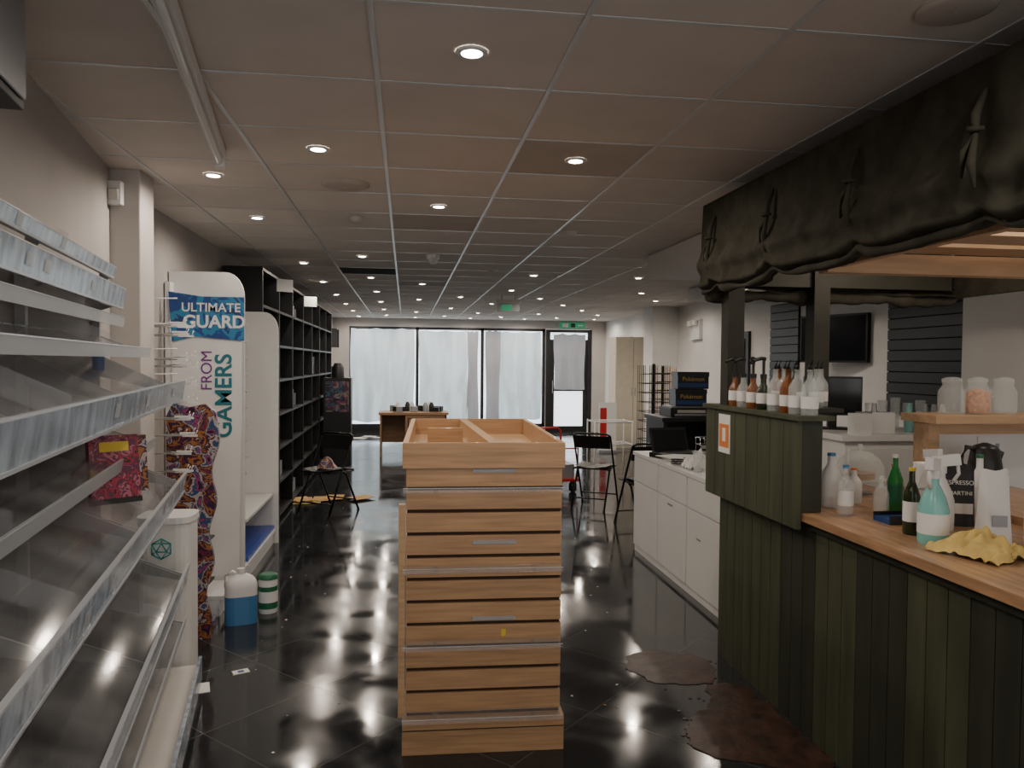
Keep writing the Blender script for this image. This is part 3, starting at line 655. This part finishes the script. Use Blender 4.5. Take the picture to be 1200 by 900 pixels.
for (x,y) in ((2.35,2.0),(2.5,3.3)):
    k=B('bulb'); k.lathe((0,0,0),[(.01,0),(.03,.02),(.03,.05),(.012,.09)],'lamp',14); k.cyl((0,0,.09),.014,.11,'black'); o=k.done(loc=(x,y,2.25)); o.parent=canopy
    ld=bpy.data.lights.new('bulb_lamp','POINT'); ld.energy=7; ld.color=(1,.80,.60); ld.shadow_soft_size=.05; lo=bpy.data.objects.new('bulb_lamp',ld); scene.collection.objects.link(lo); lo.parent=o; lo.location=(0,0,-.06)

# back of bar
for y0,y1 in ((4.6,6.8),(8.5,9.2)):
    k=B('wall_slat_panel')
    for i in range(12): k.bb(4.57,4.598,y0,y1,1.15+.1*i,1.15+.1*i+.09,'slatblack')
    k.bb(4.585,4.599,y0,y1,1.15,2.35,'void'); k.done()
k=B('wall_television'); k.bb(-.05,0,-.42,.42,-.25,.25,'black'); k.bb(-.053,-.05,-.40,.40,-.23,.23,'screen'); k.bb(0,.15,-.05,.05,-.05,.05,'blackwire'); k.done(loc=(4.45,7.5,1.88),rot=R(20),bevel=.005)
k=B('white_back_counter'); k.bb(2.88,4.4,4.72,5.3,0,1.1,'whiteboard'); k.bb(2.84,4.42,4.68,5.32,1.1,1.14,'white'); k.bb(2.9,3.5,4.70,4.72,.1,1.05,'whiteboard'); k.bb(3.52,4.2,4.70,4.72,.1,1.05,'whiteboard'); k.done(bevel=.003)
k=B('computer_monitor'); k.bb(-.20,.20,-.02,.02,.10,.38,'black'); k.bb(-.19,.19,-.023,-.02,.115,.365,'screen'); k.bb(-.03,.03,-.01,.03,.01,.15,'black'); k.bb(-.12,.12,-.08,.08,0,.012,'black'); k.done(loc=(3.06,5.18,1.14),rot=R(-15))
k=B('counter_clutter'); random.seed(21)
for i in range(20):
    x=random.uniform(0,1.3); y=random.uniform(-.12,.12)
    if i%2: k.lathe((x,y,0),[(.03,0),(.035,.12),(.02,.15),(.015,.20)],random.choice(['white','glass','aqua','grey','brownglass']),12)
    else: k.rb((x,y,.07),(random.uniform(.08,.16),.08,.14),(0,0,random.uniform(-.4,.4)),random.choice(['paper','offwhite','grey','navy','whiteboard']))
k.done(loc=(3.02,4.88,1.14))
k=B('serving_hatch_partition'); k.bb(2.70,4.3,3.62,3.70,0,1.31,'whiteboard'); k.bb(2.66,2.72,3.60,3.72,0,1.31,'pine'); k.bb(2.64,4.35,3.52,3.80,1.31,1.35,'pine'); k.bb(2.72,4.3,3.605,3.62,1.25,1.31,'pine')
k.bb(2.95,3.10,3.612,3.62,1.15,1.235,'white')
for x in (2.985,3.06): k.bb(x-.01,x+.01,3.608,3.612,1.18,1.20,'grey')
k.done()
for x,f in ((2.83,'glass'),(2.98,'snack'),(3.13,'glass')):
    k=B('glass_storage_jar'); k.lathe((0,0,0),[(.06,0),(.065,.02),(.065,.12),(.045,.15),(.045,.165)],'glass',20); k.lathe((0,0,.165),[(.048,0),(.048,.02),(.02,.03)],'glass',20)
    if f=='snack': k.lathe((0,0,.006),[(.055,0),(.058,.02),(.056,.11),(.02,.125)],'snack',16)
    k.done(loc=(x,3.66,1.35))
k=B('electric_kettle'); k.lathe((0,0,0),[(.08,0),(.082,.03),(.075,.12),(.062,.2),(.05,.215),(.01,.23)],'black',24); k.tube([(-.05,0,.20),(-.10,0,.21),(-.13,0,.15),(-.12,0,.06),(-.08,0,.04)],.012,'black',8); k.tube([(.06,0,.14),(.09,0,.185)],[.02,.012],'black',8); k.done(loc=(2.80,3.38,1.0))
k=B('back_bar_shelf'); k.bb(2.44,3.0,2.6,3.55,0,.96,'whiteboard'); k.bb(2.43,3.02,2.58,3.51,.96,1.0,'butcher'); k.done()
k=B('white_cooler_cabinet'); k.bb(0,.7,0,.6,0,2.05,'whiteboard'); k.bb(.01,.69,-.02,0,.1,1.0,'white'); k.bb(.01,.69,-.02,0,1.02,2.03,'white'); k.bb(.05,.07,-.05,-.02,1.1,1.5,'chrome'); k.done(loc=(3.62,4.0,0),bevel=.006)

def pump_bottle(x,y,z,h=.15,m='amber'):
    k=B('syrup_pump_bottle'); k.lathe((0,0,0),[(.030,0),(.032,.01),(.032,h*.6),(.014,h*.82),(.014,h)],m,16); k.lathe((0,0,.03),[(.0325,0),(.0325,.05)],'paper',16,cap=False)
    k.cyl((0,0,h),.016,.02,'black'); k.cyl((0,0,h+.02),.007,.07,'black',seg=8); k.tube([(.01,0,h+.092),(-.01,0,h+.095),(-.04,0,h+.088),(-.048,0,h+.07)],.010,'black',6); k.done(loc=(x,y,z),rot=random.uniform(-1,1))
for i,(y,m) in enumerate(((3.80,'amber'),(3.70,'glass'),(3.59,'amber'),(3.48,'brownglass'))): pump_bottle(1.70,y,1.385,m=m)
def pour_bottle(x,y,z,m='glass',h=.21):
    k=B('spirit_bottle'); k.lathe((0,0,0),[(.034,0),(.036,.01),(.036,h*.55),(.030,h*.62),(.013,h*.74),(.012,h*.9),(.014,h*.9),(.014,h*.93)],m,18); k.lathe((0,0,.03),[(.0365,0),(.0365,.05)],'paper',18,cap=False)
    k.tube([(0,0,h*.93),(0,0,h*1.02),(.012,0,h*1.12)],[.010,.005,.003],'blackwire',6); k.lathe((0,0,.004),[(.033,0),(.034,.06)],'clear' if m=='glass' else m,14); k.done(loc=(x,y,z))
for (x,y,m) in ((1.70,3.36,'glass'),(1.71,3.26,'amber'),(1.70,3.16,'glass'),(1.71,3.07,'glass'),(1.88,3.62,'glass'),(1.96,3.66,'brownglass'),(2.05,3.62,'glass'),(2.12,3.70,'glass'),(1.94,3.8,'amber'),(2.04,3.82,'glass')): pour_bottle(x,y,1.385,m)
for i in range(5):
    k=B('water_tumbler'); k.lathe((0,0,0),[(.028,0),(.036,.19+.02*(i%3)),(.033,.19+.02*(i%3)),(.025,.01)],'glass',16); k.done(loc=(3.34+.10*i,5.16,1.14))
def generic_bottle(name,x,y,z,r,h,m,cap='black',label='paper',z_l=(.2,.5)):
    k=B(name); k.lathe((0,0,0),[(r*.9,0),(r,h*.03),(r,h*.58),(r*.75,h*.68),(r*.36,h*.8),(r*.34,h*.95)],m,20)
    if label: k.lathe((0,0,0),[(r*1.01,h*z_l[0]),(r*1.01,h*z_l[1])],label,20,cap=False)
    k.cyl((0,0,h*.95),r*.40,h*.05,cap); return k.done(loc=(x,y,z))
BT=.97
generic_bottle('water_bottle',1.84,3.00,BT,.033,.21,'glass','blue','whiteboard')
generic_bottle('clear_flask',1.97,2.95,BT,.03,.17,'glass','white',None)
generic_bottle('green_beer_bottle',2.08,3.02,BT,.031,.25,'greenglass','white','greenlabel')
generic_bottle('dark_beer_bottle',1.88,2.63,BT,.030,.25,'brownglass','yellowp','paper')
generic_bottle('squeeze_bottle',2.04,3.26,BT,.035,.16,'white','orange',None)
generic_bottle('milk_bottle',1.88,3.18,BT,.045,.24,'white','blue','paper')
generic_bottle('sauce_bottle',2.17,3.16,BT,.03,.19,'amber','red','paper')
generic_bottle('cordial_bottle',2.33,2.84,BT,.036,.27,'white','greenlabel','paper')
def spray(x,y,z,rot,m='aqua',s=1.0):
    k=B('spray_bottle'); k.lathe((0,0,0),[(.040*s,0),(.042*s,.01),(.042*s,.10*s),(.030*s,.14*s),(.014*s,.175*s),(.014*s,.19*s)],m,20); k.cyl((0,0,.19*s),.018*s,.025*s,'white')
    k.rb((-.015*s,0,.232*s),(.085*s,.022*s,.036*s),(0,R(8),0),'white'); k.tube([(-.05*s,0,.225*s),(-.055*s,0,.19*s),(-.040*s,0,.165*s)],.006*s,'white',6); k.lathe((0,0,.03*s),[(.0425*s,0),(.0425*s,.06*s)],'paper',20,cap=False)
    k.done(loc=(x,y,z),rot=rot)
spray(1.865,2.49,BT,R(40),s=1.22); spray(2.05,2.70,BT,R(160),'white',1.15); spray(2.24,3.02,BT,R(90),'clear2',1.1)
k=B('coffee_bag')
def bag(u,v):
    a=2*math.pi*u; w=.062; dd=.045*(1-v)**.7+.004; return (w*math.copysign(abs(math.cos(a))**.5,math.cos(a)),dd*math.copysign(abs(math.sin(a))**.6,math.sin(a)),.24*v+.004*math.sin(a*5)*v)
k.grid(bag,32,10,'black'); k.bb(-.045,.045,-.05,-.046,.05,.09,'paper'); o=k.done(loc=(2.18,2.78,BT+.001),rot=R(-20))
text(o,'bag_title','ESPRESSO',.024,(0,-.036,.17),(R(78),0,0),'paper'); text(o,'bag_sub','MARTINI',.022,(0,-.046,.13),(R(80),0,0),'paper')
k=B('white_pouch'); k.grid(lambda u,v:(.055*math.copysign(abs(math.cos(6.283*u))**.5,math.cos(6.283*u))*(1-.1*v),(.05*(1-v)+.008)*math.sin(6.283*u),.25*v+.012*math.sin(u*12)*v),28,8,'paper'); k.bb(-.025,.025,-.050,-.046,.06,.10,'grey'); k.done(loc=(2.11,2.50,BT),rot=R(-15))
k=B('white_jug'); k.lathe((0,0,0),[(.055,0),(.06,.02),(.058,.14),(.03,.18),(.03,.2)],'white',20); k.cyl((0,0,.2),.032,.025,'blue'); k.tube([(.05,0,.05),(.09,0,.07),(.09,0,.13),(.05,0,.15)],.010,'white',6); k.done(loc=(2.24,2.42,BT))
k=B('yellow_cloth')
def cl(u,v):
    a=(u-.5);b_=(v-.5); r=math.hypot(a,b_); h=.075*max(0,1-r*1.8)+.070*abs(noise.noise(Vector((u*6,v*6,2))))*(1-r)
    return (.22*a+.03*noise.noise(Vector((u*3,v*3,8))),.24*b_+.04*noise.noise(Vector((u*3,v*3,5))),.004+h)
k.grid(cl,40,40,'yellow'); k.done(loc=(1.91,2.31,BT),rot=R(20))
k=B('cake_stand_dome'); k.cyl((0,0,0),.06,.01,'glass'); k.cyl((0,0,.01),.012,.05,'glass'); k.lathe((0,0,.06),[(.02,0),(.125,.005),(.13,.015)],'glass',28); k.lathe((0,0,.075),[(.11,0),(.11,.06),(.09,.10),(.05,.13),(.01,.14)],'glass',28,cap=False); k.lathe((0,0,.215),[(.008,0),(.016,.015),(.008,.03)],'glass',14); k.lathe((0,0,.075),[(.07,0),(.07,.03)],'butcher',20); k.done(loc=(2.22,3.50,BT))
k=B('blue_bowl'); k.lathe((0,0,0),[(.04,0),(.085,.05),(.09,.055),(.08,.05),(.03,.01)],'cyan',24); k.done(loc=(2.56,3.30,1.0))
k=B('stacked_plastic_cups')
for i in range(6): k.lathe((0,0,.018*i),[(.03,0),(.042,.10),(.040,.10),(.028,.004)],'white',16)
k.done(loc=(2.34,3.2,BT))
k=B('stacked_plastic_cups')
for i in range(4): k.lathe((0,0,.018*i),[(.03,0),(.042,.10),(.040,.10),(.028,.004)],'orange',16)
k.done(loc=(2.36,3.06,BT))
k=B('bar_tray'); k.bb(-.09,.09,-.05,.05,0,.02,'navy'); k.bb(-.09,.09,-.055,-.05,0,.035,'black'); k.bb(-.09,.09,.05,.055,0,.035,'black'); k.done(loc=(1.99,2.84,BT))

# spill on the floor (two patches)
sp=B('brown_spill')
def patch(outline,zt):
    pp=[]; n=len(outline)
    for i in range(n):
        p0,p1,p2,p3=[Vector((*outline[(i+q)%n],0)) for q in (-1,0,1,2)]
        for s_ in range(14):
            t_=s_/14; q=.5*((2*p1)+(p2-p0)*t_+(2*p0-5*p1+4*p2-p3)*t_*t_+(3*p1-p0-3*p2+p3)*t_**3)
            q+=Vector((.03*noise.noise(q*14)+.014*noise.noise(q*45),.03*noise.noise(q*14+Vector((5,0,0)))+.014*noise.noise(q*45+Vector((9,0,0))),0)); pp.append((q.x,q.y))
    sp.prism(pp,.0005,zt,'spill','z')
patch([(1.22,4.03),(1.35,4.08),(1.50,4.05),(1.60,3.96),(1.62,3.82),(1.58,3.70),(1.48,3.62),(1.36,3.64),(1.24,3.68),(1.17,3.85)],.003)
patch([(1.50,3.60),(1.60,3.62),(1.69,3.5),(1.70,3.1),(1.70,2.8),(1.45,2.85),(1.24,2.95),(1.20,3.12),(1.28,3.28),(1.42,3.40)],.0034)
for i in range(26):
    a=random.uniform(0,6.28); cx,cy=random.choice(((1.42,3.75),(1.45,3.25))); rr_=random.uniform(.2,.33)
    x,y=cx+rr_*math.cos(a)*.9,cy+rr_*math.sin(a)
    if x<1.7: sp.cyl((x,y,.0005),random.uniform(.004,.014),.002,'spill',seg=9)
sp.done()

# ---------------------------------------------------------------- world, camera
w=bpy.data.worlds.new('world'); scene.world=w; w.use_nodes=True
bg=w.node_tree.nodes['Background']; bg.inputs[0].default_value=(1,.96,.93,1); bg.inputs[1].default_value=1.25
cam=bpy.data.cameras.new('camera'); co=bpy.data.objects.new('camera',cam); scene.collection.objects.link(co)
cam.sensor_width=36; cam.lens=27; cam.clip_start=.02; cam.clip_end=100
co.matrix_world=Matrix.Translation((0,0,1.6))@Matrix.Rotation(R(-7.9),4,'Z')@Matrix.Rotation(R(90-1.6),4,'X')@Matrix.Rotation(R(.5),4,'Z')
scene.camera=co
